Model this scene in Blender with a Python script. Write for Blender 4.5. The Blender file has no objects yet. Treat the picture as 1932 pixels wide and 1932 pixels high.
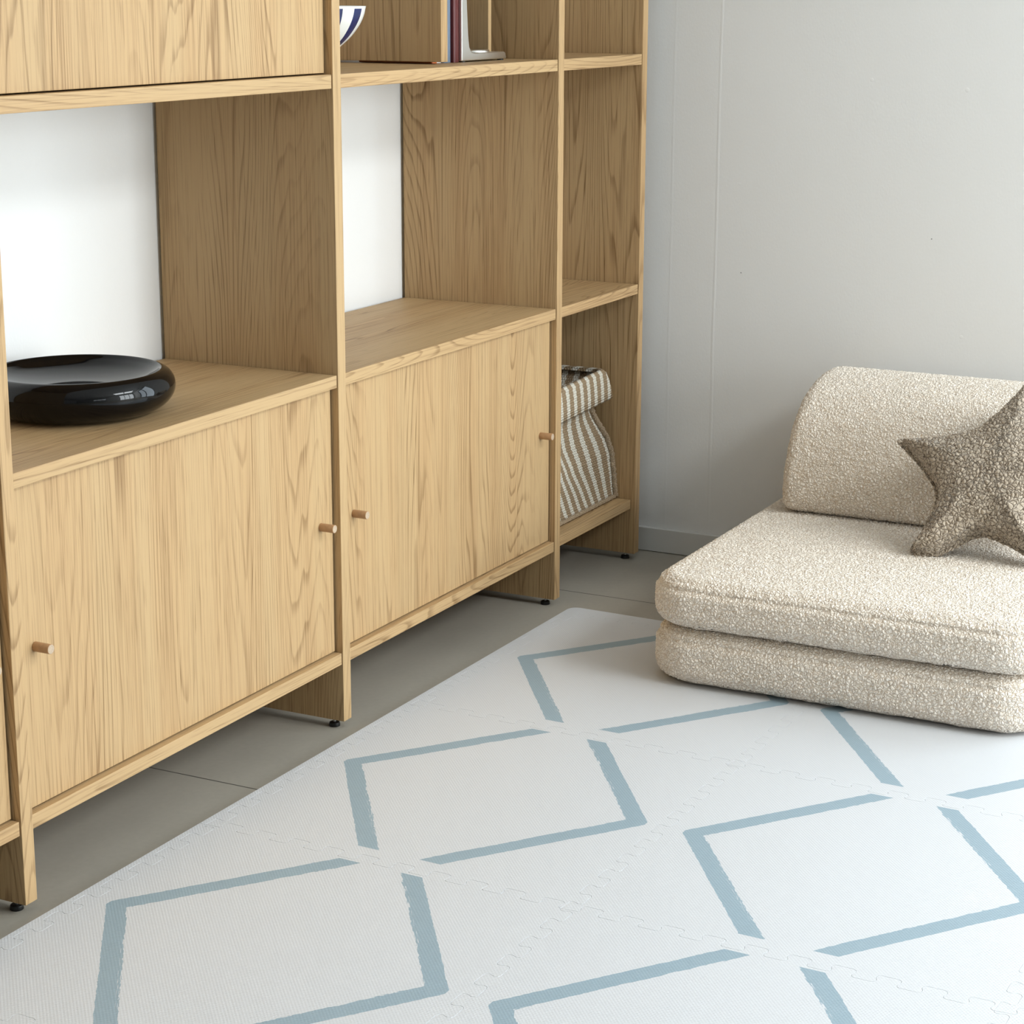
import bpy, bmesh, math, random
import numpy as np
from mathutils import Vector, Matrix
from mathutils.geometry import delaunay_2d_cdt

random.seed(7)
SC = bpy.context.scene
COL = SC.collection

# ------------------------------------------------------------------ measures (metres)
T = 0.0232                      # board thickness of the uprights
UX = [-0.81, 0.0, 0.8, 1.5932, 1.9826]   # left faces of the uprights
ZB = 0.0144                     # underside of the uprights
Z1B, Z1T = 0.1138, 0.1338
Z2B, Z2T = 0.5740, 0.5942
Z3B, Z3T = 1.0388, 1.0600
Z4B, Z4T = 1.5060, 1.5272
Z5B, Z5T = 1.9730, 1.9942
DEP = 0.3352                    # depth of the bookcase
SET = 0.0012                    # shelf fronts sit this far behind the upright fronts
DR = 0.0130                     # doors are recessed
WALL_X = 2.080
WALL_Y = 0.3415
ROOM = dict(x0=-6.5, y0=-5.2, z1=2.65)


# ------------------------------------------------------------------ scene helpers
def tag(o, label=None, cat=None, group=None, kind=None):
    if label: o['label'] = label
    if cat: o['category'] = cat
    if group: o['group'] = group
    if kind: o['kind'] = kind
    return o


def empty(name, loc, label, cat, group=None):
    o = bpy.data.objects.new(name, None)
    o.empty_display_size = 0.05
    COL.objects.link(o)
    o.location = loc
    return tag(o, label, cat, group)


def link(name, me, mat=None, parent=None, loc=(0, 0, 0), smooth=False):
    o = bpy.data.objects.new(name, me)
    COL.objects.link(o)
    if mat:
        me.materials.append(mat)
    if parent:
        o.parent = parent
        base = Vector((0, 0, 0))
        p = parent
        while p:
            base += p.location
            p = p.parent
        o.location = Vector(loc) - base
    else:
        o.location = loc
    if smooth:
        me.polygons.foreach_set('use_smooth', [True] * len(me.polygons))
    return o


def bm_obj(name, bm, mat=None, parent=None, loc=(0, 0, 0), smooth=False):
    me = bpy.data.meshes.new(name)
    bm.normal_update()
    bm.to_mesh(me)
    bm.free()
    return link(name, me, mat, parent, loc, smooth)


def np_obj(name, verts, faces, mat=None, parent=None, loc=(0, 0, 0), smooth=True, uv=None):
    me = bpy.data.meshes.new(name)
    me.from_pydata([tuple(v) for v in np.asarray(verts, float).tolist()], [], [tuple(f) for f in faces])
    if uv is not None:
        lay = me.uv_layers.new(name='UVMap')
        idx = np.zeros(len(me.loops), dtype=np.int32)
        me.loops.foreach_get('vertex_index', idx)
        lay.data.foreach_set('uv', np.asarray(uv, float)[idx].ravel())
    bm = bmesh.new()
    bm.from_mesh(me)
    bmesh.ops.recalc_face_normals(bm, faces=bm.faces[:])
    bm.to_mesh(me)
    bm.free()
    return link(name, me, mat, parent, loc, smooth)


def box_bm(sx, sy, sz, bevel=0.0008, seg=2):
    bm = bmesh.new()
    bmesh.ops.create_cube(bm, size=1.0)
    for v in bm.verts:
        v.co = Vector((v.co.x * sx, v.co.y * sy, v.co.z * sz))
    if bevel:
        bmesh.ops.bevel(bm, geom=bm.edges[:], offset=bevel, segments=seg, affect='EDGES', profile=0.5)
    return bm


def board(name, x0, x1, y0, y1, z0, z1, mat, parent=None, bevel=0.0008, seg=2):
    c = ((x0 + x1) / 2, (y0 + y1) / 2, (z0 + z1) / 2)
    return bm_obj(name, box_bm(x1 - x0, y1 - y0, z1 - z0, bevel, seg), mat, parent, c)


def cyl_bm(r, h, seg=32, bevel=0.0, r2=None):
    bm = bmesh.new()
    bmesh.ops.create_cone(bm, cap_ends=True, segments=seg, radius1=r, radius2=r if r2 is None else r2, depth=h)
    if bevel:
        ed = [e for e in bm.edges if len(e.link_faces) == 2 and any(len(f.verts) > 4 for f in e.link_faces)]
        bmesh.ops.bevel(bm, geom=ed, offset=bevel, segments=3, affect='EDGES', profile=0.5)
    return bm


def lathe(profile, seg=96):
    n = len(profile)
    vs, fs = [], []
    for k in range(seg):
        a = 2 * math.pi * k / seg
        for r, z in profile:
            vs.append((r * math.cos(a), r * math.sin(a), z))
    for k in range(seg):
        for i in range(n - 1):
            a, b = k * n + i, ((k + 1) % seg) * n + i
            fs.append((a, b, b + 1, a + 1))
    bm = bmesh.new()
    bv = [bm.verts.new(v) for v in vs]
    for f in fs:
        try:
            bm.faces.new([bv[i] for i in f])
        except ValueError:
            pass
    bmesh.ops.remove_doubles(bm, verts=bm.verts[:], dist=1e-6)
    bmesh.ops.recalc_face_normals(bm, faces=bm.faces[:])
    return bm


def tube(path, r, seg=10, closed=False):
    """tube around a polyline; returns verts, faces"""
    P = [Vector(p) for p in path]
    n = len(P)
    vs, fs = [], []
    up = Vector((0.123, 0.456, 0.877)).normalized()
    for i, p in enumerate(P):
        if closed:
            d = P[(i + 1) % n] - P[i - 1]
        else:
            d = P[min(i + 1, n - 1)] - P[max(i - 1, 0)]
        d.normalize()
        a = d.cross(up).normalized()
        b = d.cross(a).normalized()
        rr = r[i] if isinstance(r, (list, tuple)) else r
        for k in range(seg):
            t = 2 * math.pi * k / seg
            vs.append(p + a * (rr * math.cos(t)) + b * (rr * math.sin(t)))
    m = n if closed else n - 1
    for i in range(m):
        for k in range(seg):
            a, b = i * seg + k, ((i + 1) % n) * seg + k
            a2, b2 = i * seg + (k + 1) % seg, ((i + 1) % n) * seg + (k + 1) % seg
            fs.append((a, b, b2, a2))
    if not closed:
        fs.append(tuple(range(seg)))
        fs.append(tuple(range((n - 1) * seg, n * seg)))
    return vs, fs


def catmull(pts, per=10, closed=False):
    P = [np.array(p, float) for p in pts]
    n = len(P)
    out = []
    rng = range(n) if closed else range(n - 1)
    for i in rng:
        if closed:
            p0, p1, p2, p3 = P[i - 1], P[i], P[(i + 1) % n], P[(i + 2) % n]
        else:
            p0, p1, p2, p3 = P[max(i - 1, 0)], P[i], P[i + 1], P[min(i + 2, n - 1)]
        for k in range(per):
            t = k / per
            out.append(0.5 * ((2 * p1) + (-p0 + p2) * t + (2 * p0 - 5 * p1 + 4 * p2 - p3) * t * t
                              + (-p0 + 3 * p1 - 3 * p2 + p3) * t ** 3))
    if not closed:
        out.append(P[-1])
    return np.array(out)


# ------------------------------------------------------------------ node helpers
class NT:
    def __init__(self, name):
        self.m = bpy.data.materials.new(name)
        self.m.use_nodes = True
        self.t = self.m.node_tree
        self.t.nodes.clear()
        self.out = self.t.nodes.new('ShaderNodeOutputMaterial')
        self.b = self.t.nodes.new('ShaderNodeBsdfPrincipled')
        self.t.links.new(self.b.outputs[0], self.out.inputs[0])

    def n(self, typ, **kw):
        nd = self.t.nodes.new('ShaderNode' + typ)
        for k, v in kw.items():
            setattr(nd, k, v)
        return nd

    def put(self, sock, v):
        if isinstance(v, bpy.types.NodeSocket):
            self.t.links.new(v, sock)
        else:
            sock.default_value = v

    def math(self, op, a, b=None, c=None, clamp=False):
        nd = self.n('Math', operation=op, use_clamp=clamp)
        self.put(nd.inputs[0], a)
        if b is not None: self.put(nd.inputs[1], b)
        if c is not None: self.put(nd.inputs[2], c)
        return nd.outputs[0]

    def vmath(self, op, a, b=None, scale=None):
        nd = self.n('VectorMath', operation=op)
        self.put(nd.inputs[0], a)
        if b is not None: self.put(nd.inputs[1], b)
        if scale is not None: self.put(nd.inputs[3], scale)
        return nd.outputs[0]

    def noise(self, vec, scale=1.0, detail=2.0, rough=0.5, dist=0.0, dims='3D'):
        nd = self.n('TexNoise', noise_dimensions=dims)
        self.put(nd.inputs['Vector'], vec)
        self.put(nd.inputs['Scale'], scale)
        self.put(nd.inputs['Detail'], detail)
        self.put(nd.inputs['Roughness'], rough)
        self.put(nd.inputs['Distortion'], dist)
        return nd.outputs['Fac']

    def voronoi(self, vec, scale, feature='F1', out='Distance', smooth=None, rand=1.0):
        nd = self.n('TexVoronoi', feature=feature)
        self.put(nd.inputs['Vector'], vec)
        self.put(nd.inputs['Scale'], scale)
        self.put(nd.inputs['Randomness'], rand)
        if smooth is not None: self.put(nd.inputs['Smoothness'], smooth)
        return nd.outputs[out]

    def mapr(self, v, a, b, c=0.0, d=1.0, interp='LINEAR'):
        nd = self.n('MapRange', interpolation_type=interp)
        self.put(nd.inputs[0], v)
        self.put(nd.inputs[1], a); self.put(nd.inputs[2], b)
        self.put(nd.inputs[3], c); self.put(nd.inputs[4], d)
        return nd.outputs[0]

    def mix(self, f, a, b, blend='MIX'):
        nd = self.n('Mix', data_type='RGBA', blend_type=blend)
        self.put(nd.inputs[0], f)
        self.put(nd.inputs[6], a if isinstance(a, bpy.types.NodeSocket) else (*a, 1.0))
        self.put(nd.inputs[7], b if isinstance(b, bpy.types.NodeSocket) else (*b, 1.0))
        return nd.outputs[2]

    def bump(self, h, strength=0.3, dist=0.001):
        nd = self.n('Bump')
        self.put(nd.inputs['Strength'], strength)
        self.put(nd.inputs['Distance'], dist)
        self.put(nd.inputs['Height'], h)
        self.t.links.new(nd.outputs[0], self.b.inputs['Normal'])

    def base(self, col=None, rough=None, spec=None, metal=None, coat=None):
        if col is not None:
            self.put(self.b.inputs['Base Color'], col if isinstance(col, bpy.types.NodeSocket) else (*col, 1.0))
        if rough is not None: self.put(self.b.inputs['Roughness'], rough)
        if spec is not None: self.put(self.b.inputs['Specular IOR Level'], spec)
        if metal is not None: self.put(self.b.inputs['Metallic'], metal)
        if coat is not None: self.put(self.b.inputs['Coat Weight'], coat)


def oak(name, axis='Z'):
    n = NT(name)
    tc = n.n('TexCoord').outputs['Object']
    oi = n.n('ObjectInfo').outputs['Random']
    if axis == 'X':
        sep = n.n('SeparateXYZ'); n.put(sep.inputs[0], tc)
        cmb = n.n('CombineXYZ')
        n.put(cmb.inputs[0], sep.outputs[2]); n.put(cmb.inputs[1], sep.outputs[1]); n.put(cmb.inputs[2], sep.outputs[0])
        tc = cmb.outputs[0]
    off = n.n('CombineXYZ')
    n.put(off.inputs[0], n.math('MULTIPLY', oi, 37.0))
    n.put(off.inputs[1], n.math('MULTIPLY', oi, 53.0))
    n.put(off.inputs[2], n.math('MULTIPLY', oi, 71.0))
    p = n.vmath('ADD', tc, off.outputs[0])
    kx = 1.9 if axis == 'X' else 1.0
    # growth rings: contour lines of a stretched noise make cathedral arches
    v = n.noise(n.vmath('MULTIPLY', p, (5.4 * kx, 5.4 * kx, 0.50)), 1.0, 1.0, 0.45)
    wob = n.noise(n.vmath('MULTIPLY', p, (60.0, 60.0, 5.0)), 1.0, 0.0, 0.5)
    ph = n.math('ADD', n.math('MULTIPLY', v, 58.0), n.math('MULTIPLY', wob, 0.9))
    fr = n.math('FRACT', ph)
    ring = n.mapr(fr, 0.0, 0.32, 1.0, 0.0, 'SMOOTHSTEP')
    rise = n.mapr(fr, 0.90, 1.0, 0.0, 1.0, 'SMOOTHSTEP')
    ring = n.math('MAXIMUM', ring, rise)
    # where rings are strong and where they fade
    amp = n.mapr(n.noise(n.vmath('MULTIPLY', p, (13.0 * kx, 13.0 * kx, 1.1)), 1.0, 1.0), 0.36, 0.62, 0.22, 1.0)
    ring = n.math('MULTIPLY', ring, amp)
    streak = n.noise(n.vmath('MULTIPLY', p, (400.0, 400.0, 3.6)), 1.0, 1.0, 0.6)
    pores = n.mapr(n.noise(n.vmath('MULTIPLY', p, (520.0, 520.0, 14.0)), 1.0, 1.0, 0.5), 0.58, 0.74, 0.0, 1.0)
    broad = n.noise(n.vmath('MULTIPLY', p, (16.0, 16.0, 0.7)), 1.0, 1.0)
    s = n.mapr(streak, 0.3, 0.7, -0.5, 0.5)
    d = n.math('ADD', n.math('MULTIPLY', ring, 0.52), n.math('MULTIPLY', s, 0.50))
    d = n.math('ADD', d, n.math('MULTIPLY', pores, 0.34))
    d = n.math('ADD', d, n.mapr(broad, 0.3, 0.7, -0.06, 0.14), clamp=True)
    col = n.mix(d, (0.525, 0.358, 0.186), (0.195, 0.108, 0.042))
    tint = n.mix(n.mapr(broad, 0.35, 0.65), (1.0, 1.0, 1.0), (1.01, 0.975, 0.95))
    col = n.mix(1.0, col, tint, 'MULTIPLY')
    n.base(col, 0.50, 0.24)
    n.bump(n.math('SUBTRACT', 1.0, d), 0.25, 0.0006)
    return n.m


def plain(name, col, rough=0.5, spec=0.5, metal=0.0, coat=0.0, var=0.0, scale=30.0, bump=0.0, bscale=200.0, bd=0.001):
    n = NT(name)
    tc = n.n('TexCoord').outputs['Object']
    c = col
    if var:
        f = n.noise(tc, scale, 3.0)
        lo = tuple(x * (1 - var) for x in col); hi = tuple(min(1, x * (1 + var)) for x in col)
        c = n.mix(n.mapr(f, 0.3, 0.7), lo, hi)
    n.base(c, rough, spec, metal, coat)
    if bump:
        n.bump(n.noise(tc, bscale, 2.0), bump, bd)
    return n.m


OAKZ = oak('oak veneer upright grain', 'Z')
OAKX = oak('oak veneer lengthwise grain', 'X')
KNOBW = plain('turned oak knob', (0.47, 0.275, 0.14), 0.5, 0.4, var=0.1, scale=120)
KNOBT = plain('sawn oak end grain', (0.50, 0.385, 0.275), 0.6, 0.3, var=0.12, scale=500)
BLACKP = plain('black plastic', (0.006, 0.006, 0.006), 0.45, 0.4)
STEEL = plain('zinc steel', (0.45, 0.45, 0.44), 0.35, 0.5, metal=1.0)
CHROME = plain('polished metal', (0.86, 0.86, 0.83), 0.30, 0.5, metal=1.0)
BLACKG = plain('black glossy ceramic', (0.0025, 0.0025, 0.003), 0.045, 0.29)


def wall_mat():
    n = NT('white wall paint')
    g = n.n('NewGeometry').outputs['Position']
    f = n.noise(g, 1.3, 1.0)
    col = n.mix(n.mapr(f, 0.3, 0.7), (0.872, 0.875, 0.868), (0.893, 0.896, 0.890))
    n.base(col, 0.62, 0.25)
    h = n.math('ADD', n.noise(n.vmath('MULTIPLY', g, (1.0, 1.0, 0.55)), 260.0, 1.0), n.math('MULTIPLY', n.noise(g, 26.0, 0.0), 1.1))
    n.bump(h, 0.12, 0.0012)
    return n.m


def wall_right_mat():
    """paint with two faint upright plaster ridges and a few small knocks"""
    n = NT('white wall paint with plaster ridges')
    g = n.n('NewGeometry').outputs['Position']
    sep = n.n('SeparateXYZ'); n.put(sep.inputs[0], g)
    y, z = sep.outputs[1], sep.outputs[2]
    f = n.noise(g, 1.3, 1.0)
    col = n.mix(n.mapr(f, 0.3, 0.7), (0.872, 0.874, 0.864), (0.893, 0.895, 0.886))
    h = n.math('ADD', n.noise(n.vmath('MULTIPLY', g, (1.0, 1.0, 0.55)), 260.0, 1.0), n.math('MULTIPLY', n.noise(g, 26.0, 0.0), 1.1))
    wav = n.math('MULTIPLY', n.math('SUBTRACT', n.noise(n.vmath('MULTIPLY', g, (0.0, 0.0, 3.0)), 1.0, 2.0), 0.5), 0.008)
    for y0, amp, w in ((-0.1295, 1.9, 0.0045), (-0.0290, 0.9, 0.004)):
        dd = n.math('ABSOLUTE', n.math('SUBTRACT', n.math('ADD', y, wav), y0))
        h = n.math('ADD', h, n.math('MULTIPLY', n.mapr(dd, 0.0, w, 1.0, 0.0, 'SMOOTHSTEP'), amp))
    dark = None
    for y0, z0, r in ((-0.585, 0.710, 0.0016), (-0.187, 0.618, 0.0016), (-0.449, 1.015, 0.004), (-0.640, 1.000, 0.005),
                      (-0.178, 0.800, 0.003), (-0.655, 0.520, 0.004)):
        dy = n.math('SUBTRACT', y, y0); dz = n.math('SUBTRACT', z, z0)
        rr = n.math('SQRT', n.math('ADD', n.math('MULTIPLY', dy, dy), n.math('MULTIPLY', dz, dz)))
        m = n.mapr(rr, r * 0.5, r, 1.0, 0.0, 'SMOOTHSTEP')
        if r < 0.002:
            dark = m if dark is None else n.math('MAXIMUM', dark, m)
        else:
            h = n.math('ADD', h, n.math('MULTIPLY', m, 2.6))
    col = n.mix(n.math('MULTIPLY', dark, 0.8), col, (0.05, 0.05, 0.055))
    n.base(col, 0.62, 0.25)
    n.bump(h, 0.12, 0.0012)
    return n.m


WALLM = wall_mat()
TRIMM = plain('white trim paint', (0.74, 0.735, 0.71), 0.4, 0.4, bump=0.03, bscale=60)
GREYFR = plain('dark grey window frame', (0.05, 0.053, 0.057), 0.45, 0.4)


def floor_mat():
    n = NT('grey stone floor tiles')
    g = n.n('NewGeometry').outputs['Position']
    sep = n.n('SeparateXYZ'); n.put(sep.inputs[0], g)
    # tiles 1.195 m wide along x; joints run away from the bookcase
    fx = n.math('FRACT', n.math('DIVIDE', n.math('ADD', n.math('SUBTRACT', sep.outputs[0], 0.514), 11.95), 1.195))
    fx = n.math('MINIMUM', fx, n.math('SUBTRACT', 1.0, fx))
    fy = n.math('FRACT', n.math('DIVIDE', n.math('ADD', sep.outputs[1], 12.61), 1.195))
    fy = n.math('MINIMUM', fy, n.math('SUBTRACT', 1.0, fy))
    dj = n.math('MULTIPLY', n.math('MINIMUM', fx, fy), 1.195)
    joint = n.mapr(dj, 0.0008, 0.0017, 1.0, 0.0)
    f1 = n.noise(g, 3.5, 2.0, 0.6)
    f2 = n.noise(g, 90.0, 1.0, 0.6)
    mixf = n.math('ADD', n.math('MULTIPLY', f1, 0.7), n.math('MULTIPLY', f2, 0.3))
    col = n.mix(n.mapr(mixf, 0.3, 0.7), (0.365, 0.335, 0.282), (0.420, 0.385, 0.325))
    col = n.mix(joint, col, (0.055, 0.050, 0.045))
    n.base(col, 0.55, 0.35)
    n.bump(n.math('SUBTRACT', n.math('MULTIPLY', f2, 0.15), joint), 0.3, 0.0008)
    return n.m


FLOORM = floor_mat()

# ------------------------------------------------------------------ the room
X0, Y0, ZC = ROOM['x0'], ROOM['y0'], ROOM['z1']
tag(board('floor', X0 - 0.1, WALL_X + 0.1, Y0 - 0.1, WALL_Y + 0.1, -0.08, 0.0, FLOORM, bevel=0), kind='structure')
tag(board('wall_back', X0 - 0.1, WALL_X + 0.1, WALL_Y, WALL_Y + 0.1, 0.0, ZC, WALLM, bevel=0), kind='structure')
tag(board('wall_left', X0 - 0.1, X0, Y0 - 0.1, WALL_Y, 0.0, ZC, WALLM, bevel=0), kind='structure')


def wall_with_openings(name, axis, at, thick, a0, a1, holes, mat):
    """a wall along one axis with rectangular openings (lo, hi, z0, z1)"""
    bm = bmesh.new()
    cuts = sorted(set([a0, a1] + [h[0] for h in holes] + [h[1] for h in holes]))
    zs = sorted(set([0.0, ZC] + [h[2] for h in holes] + [h[3] for h in holes]))
    for i in range(len(cuts) - 1):
        for j in range(len(zs) - 1):
            cm, zm = (cuts[i] + cuts[i + 1]) / 2, (zs[j] + zs[j + 1]) / 2
            if any(h[0] < cm < h[1] and h[2] < zm < h[3] for h in holes):
                continue
            t = bmesh.new()
            bmesh.ops.create_cube(t, size=1.0)
            for v in t.verts:
                u = cuts[i] + (v.co.x + 0.5) * (cuts[i + 1] - cuts[i])
                w = zs[j] + (v.co.z + 0.5) * (zs[j + 1] - zs[j])
                d = at + (v.co.y + 0.5) * thick
                v.co = Vector((u, d, w)) if axis == 'x' else Vector((d, u, w))
            tm = bpy.data.meshes.new('tmp'); t.to_mesh(tm); t.free()
            bm.from_mesh(tm); bpy.data.meshes.remove(tm)
    bmesh.ops.remove_doubles(bm, verts=bm.verts[:], dist=1e-5)
    bmesh.ops.recalc_face_normals(bm, faces=bm.faces[:])
    return tag(bm_obj(name, bm, mat), kind='structure')


FRONT_WIN = [(-3.2, -1.4, 1.05, 1.65), (0.15, 1.95, 0.02, 2.30)]
ADDED_ROOF_WIN = (0.0, 1.8, -4.3, -2.9)
RIGHT_WIN = [(-3.50, -1.45, 0.02, 2.30)]
wall_with_openings('wall_front', 'x', Y0 - 0.1, 0.1, X0 - 0.1, WALL_X, FRONT_WIN, WALLM)
wall_with_openings('wall_right', 'y', WALL_X, 0.1, Y0 - 0.1, WALL_Y, RIGHT_WIN, wall_right_mat())

glass = NT('window glass')
glass.base((1, 1, 1), 0.0)
glass.b.inputs['Transmission Weight'].default_value = 1.0
glass.b.inputs['IOR'].default_value = 1.05
GLASS = glass.m


def window(name, axis, lo, hi, z0, z1, at, bars, inward):
    fr = 0.06
    bm = bmesh.new()

    def add(u0, u1, w0, w1, d0=-0.03, d1=0.03):
        t = box_bm(1, 1, 1, 0)
        for v in t.verts:
            u = u0 + (v.co.x + 0.5) * (u1 - u0); w = w0 + (v.co.z + 0.5) * (w1 - w0); d = at + d0 + (v.co.y + 0.5) * (d1 - d0)
            v.co = Vector((u, d, w)) if axis == 'x' else Vector((d, u, w))
        tm = bpy.data.meshes.new('tmp'); t.to_mesh(tm); t.free()
        bm.from_mesh(tm); bpy.data.meshes.remove(tm)
    add(lo, lo + fr, z0, z1); add(hi - fr, hi, z0, z1)
    add(lo + fr, hi - fr, z0, z0 + fr); add(lo + fr, hi - fr, z1 - fr, z1)
    for b in bars:
        add(b - fr / 2, b + fr / 2, z0 + fr, z1 - fr)
    o = tag(bm_obj(name, bm, GREYFR), kind='structure')
    a = (lo + fr, hi - fr)
    p = board('pane', *( (a[0], a[1], at - 0.048, at - 0.044) if axis == 'x' else (at + 0.044, at + 0.048, a[0], a[1]) ), z0 + fr, z1 - fr, GLASS, o, bevel=0)
    return o


# ceiling with an unseen roof window, added to bring in light from above
bm = bmesh.new()
rx0, rx1, ry0, ry1 = ADDED_ROOF_WIN
for (a0, a1, b0, b1) in ((X0 - 0.1, rx0, Y0 - 0.1, WALL_Y + 0.1), (rx1, WALL_X + 0.1, Y0 - 0.1, WALL_Y + 0.1), (rx0, rx1, Y0 - 0.1, ry0), (rx0, rx1, ry1, WALL_Y + 0.1)):
    t = box_bm(a1 - a0, b1 - b0, 0.12, 0)
    bmesh.ops.translate(t, verts=t.verts[:], vec=((a0 + a1) / 2, (b0 + b1) / 2, ZC + 0.06))
    tm = bpy.data.meshes.new('tmp'); t.to_mesh(tm); t.free()
    bm.from_mesh(tm); bpy.data.meshes.remove(tm)
tag(bm_obj('ceiling', bm, WALLM), kind='structure')
bm = bmesh.new()
for (a0, a1, b0, b1) in ((rx0, rx0 + .05, ry0, ry1), (rx1 - .05, rx1, ry0, ry1), (rx0, rx1, ry0, ry0 + .05), (rx0, rx1, ry1 - .05, ry1), ((rx0 + rx1) / 2 - .03, (rx0 + rx1) / 2 + .03, ry0, ry1)):
    t = box_bm(a1 - a0, b1 - b0, 0.05, 0)
    bmesh.ops.translate(t, verts=t.verts[:], vec=((a0 + a1) / 2, (b0 + b1) / 2, ZC + 0.065))
    tm = bpy.data.meshes.new('tmp'); t.to_mesh(tm); t.free()
    bm.from_mesh(tm); bpy.data.meshes.remove(tm)
rw = tag(bm_obj('added_roof_window', bm, GREYFR), kind='structure')
board('pane', rx0 + .02, rx1 - .02, ry0 + .02, ry1 - .02, ZC + 0.110, ZC + 0.114, GLASS, rw, bevel=0)

window('window_1', 'x', *FRONT_WIN[0], Y0 - 0.05, [-2.6, -2.0], 1)
window('window_2', 'x', *FRONT_WIN[1], Y0 - 0.05, [0.75, 1.35], 1)
window('window_3', 'y', *RIGHT_WIN[0], WALL_X + 0.05, [-2.5], -1)

# low white skirting
tag(board('baseboard_right', WALL_X - 0.012, WALL_X, -1.45, WALL_Y, 0.0012, 0.0525, TRIMM, bevel=0.001), kind='structure')
tag(board('baseboard_back', X0, WALL_X - 0.0125, WALL_Y - 0.0058, WALL_Y, 0.0012, 0.0525, TRIMM, bevel=0.001), kind='structure')

# ------------------------------------------------------------------ the oak bookcase
case = empty('bookcase', (0.6, DEP / 2, 0.0),
             'tall light oak modular bookcase with open bays and panel doors along the white wall', 'bookcase')


def foot(up, x, y):
    z0 = 0.0
    f = bm_obj('levelling_foot', cyl_bm(0.0095, 0.007, 32, 0.0012, 0.0085), BLACKP, up, (x, y, z0 + 0.0035), True)
    tag(f, 'small black plastic foot under the panel')
    s = cyl_bm(0.0025, 0.011, 16)
    bmesh.ops.translate(s, verts=s.verts[:], vec=(0, 0, 0.0095))
    me = f.data
    b = bmesh.new(); b.from_mesh(me)
    tm = bpy.data.meshes.new('t'); s.to_mesh(tm); s.free()
    n0 = len(b.faces)
    b.from_mesh(tm); bpy.data.meshes.remove(tm)
    b.faces.ensure_lookup_table()
    for i in range(n0, len(b.faces)):
        b.faces[i].material_index = 1
    b.to_mesh(me); b.free()
    me.materials.append(STEEL)
    return f


ups = []
for i, ux in enumerate(UX):
    u = board('upright_panel', ux, ux + T, 0.0, DEP, ZB, Z5T, OAKZ, case, 0.0009)
    ups.append(u)
    foot(u, ux + T / 2, 0.026)
    foot(u, ux + T / 2, DEP - 0.03)

for b in range(4):
    xl, xr = UX[b] + T + 0.0002, UX[b + 1] - 0.0022
    for k, (zb, zt) in enumerate(((Z1B, Z1T), (Z2B, Z2T), (Z3B, Z3T), (Z4B, Z4T), (Z5B, Z5T))):
        yf = 0.0095 if (b == 3 and k == 0) else SET
        board('shelf', xl, xr, yf, DEP - 0.002, zb, zt, OAKX, case, 0.0009)


def knob(door, x, y, z):
    bm = cyl_bm(0.0067, 0.0265, 40, 0.0007)
    bmesh.ops.rotate(bm, verts=bm.verts[:], matrix=Matrix.Rotation(math.radians(90), 3, 'X'))
    o = bm_obj('knob', bm, KNOBW, door, (x, y - 0.01325, z), True)
    o.data.materials.append(KNOBT)
    for p in o.data.polygons:
        if abs(p.normal.y) > 0.98:
            p.use_smooth = False
            if p.normal.y < 0:
                p.material_index = 1
    tag(o, 'short round oak peg knob')
    return o


def door(b, z0, z1, knobs):
    xl, xr = UX[b] + T + 0.0015, UX[b + 1] - 0.0040
    d = board('door', xl, xr, DR, DR + 0.018, z0 + 0.0022, z1 - 0.0015, OAKZ, case, 0.0006)
    for kx in knobs:
        knob(d, kx, DR, 0.3535 + (z0 - Z1T))
    return d


door(0, Z1T, Z2B, (UX[0] + 0.062, UX[1] - 0.041))
door(1, Z1T, Z2B, (0.0615, 0.7605))
door(2, Z1T, Z2B, (0.8615, 1.5515))
door(1, Z3T, Z4B, (0.0615, 0.7605))
# upright dividers in the upper middle bay
board('divider', 1.2510, 1.2740, 0.060, DEP - 0.004, Z3T + 0.0040, Z4B, OAKZ, case, 0.0008)
board('divider', 1.5360, 1.5480, 0.118, DEP - 0.004, Z3T + 0.0003, Z4B, OAKZ, case, 0.0006)

# ------------------------------------------------------------------ black bowl
prof = [(0.0, 0.0012), (0.080, 0.0004), (0.100, 0.0010), (0.117, 0.0055), (0.130, 0.0140), (0.1385, 0.0250), (0.1415, 0.0360),
        (0.1400, 0.0465), (0.1345, 0.0555), (0.1275, 0.0605), (0.1225, 0.0622), (0.1195, 0.0612), (0.1130, 0.0560), (0.098, 0.0475),
        (0.075, 0.0405), (0.045, 0.0360), (0.0, 0.0345)]
pp = catmull(prof, 6)
pp[:, 0] = np.maximum(pp[:, 0], 0)
bowl = bm_obj('bowl', lathe([tuple(p) for p in pp], 160), BLACKG, None, (0.379, 0.181, Z2T), True)
tag(bowl, 'wide glossy black bowl with a fat rounded rim in the left open bay', 'bowl')


# ------------------------------------------------------------------ striped bowl (upper middle bay)
def stripe_bowl_mat():
    n = NT('white glaze with blue stripes')
    tc = n.n('TexCoord').outputs['Object']
    sep = n.n('SeparateXYZ'); n.put(sep.inputs[0], tc)
    ang = n.math('ARCTAN2', sep.outputs[1], sep.outputs[0])
    z = sep.outputs[2]
    ph = n.math('FRACT', n.math('ADD', n.math('MULTIPLY', ang, 11.0 / (2 * math.pi)), 0.2225 + 11))
    st = n.math('ABSOLUTE', n.math('SUBTRACT', ph, 0.5))
    m = n.mapr(st, 0.232, 0.250, 1.0, 0.0)
    m = n.math('MULTIPLY', m, n.mapr(z, 0.0955, 0.0965, 1.0, 0.0))
    col = n.mix(m, (0.86, 0.86, 0.82), (0.012, 0.022, 0.11))
    n.base(col, 0.12, 0.5)
    return n.m


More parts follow.
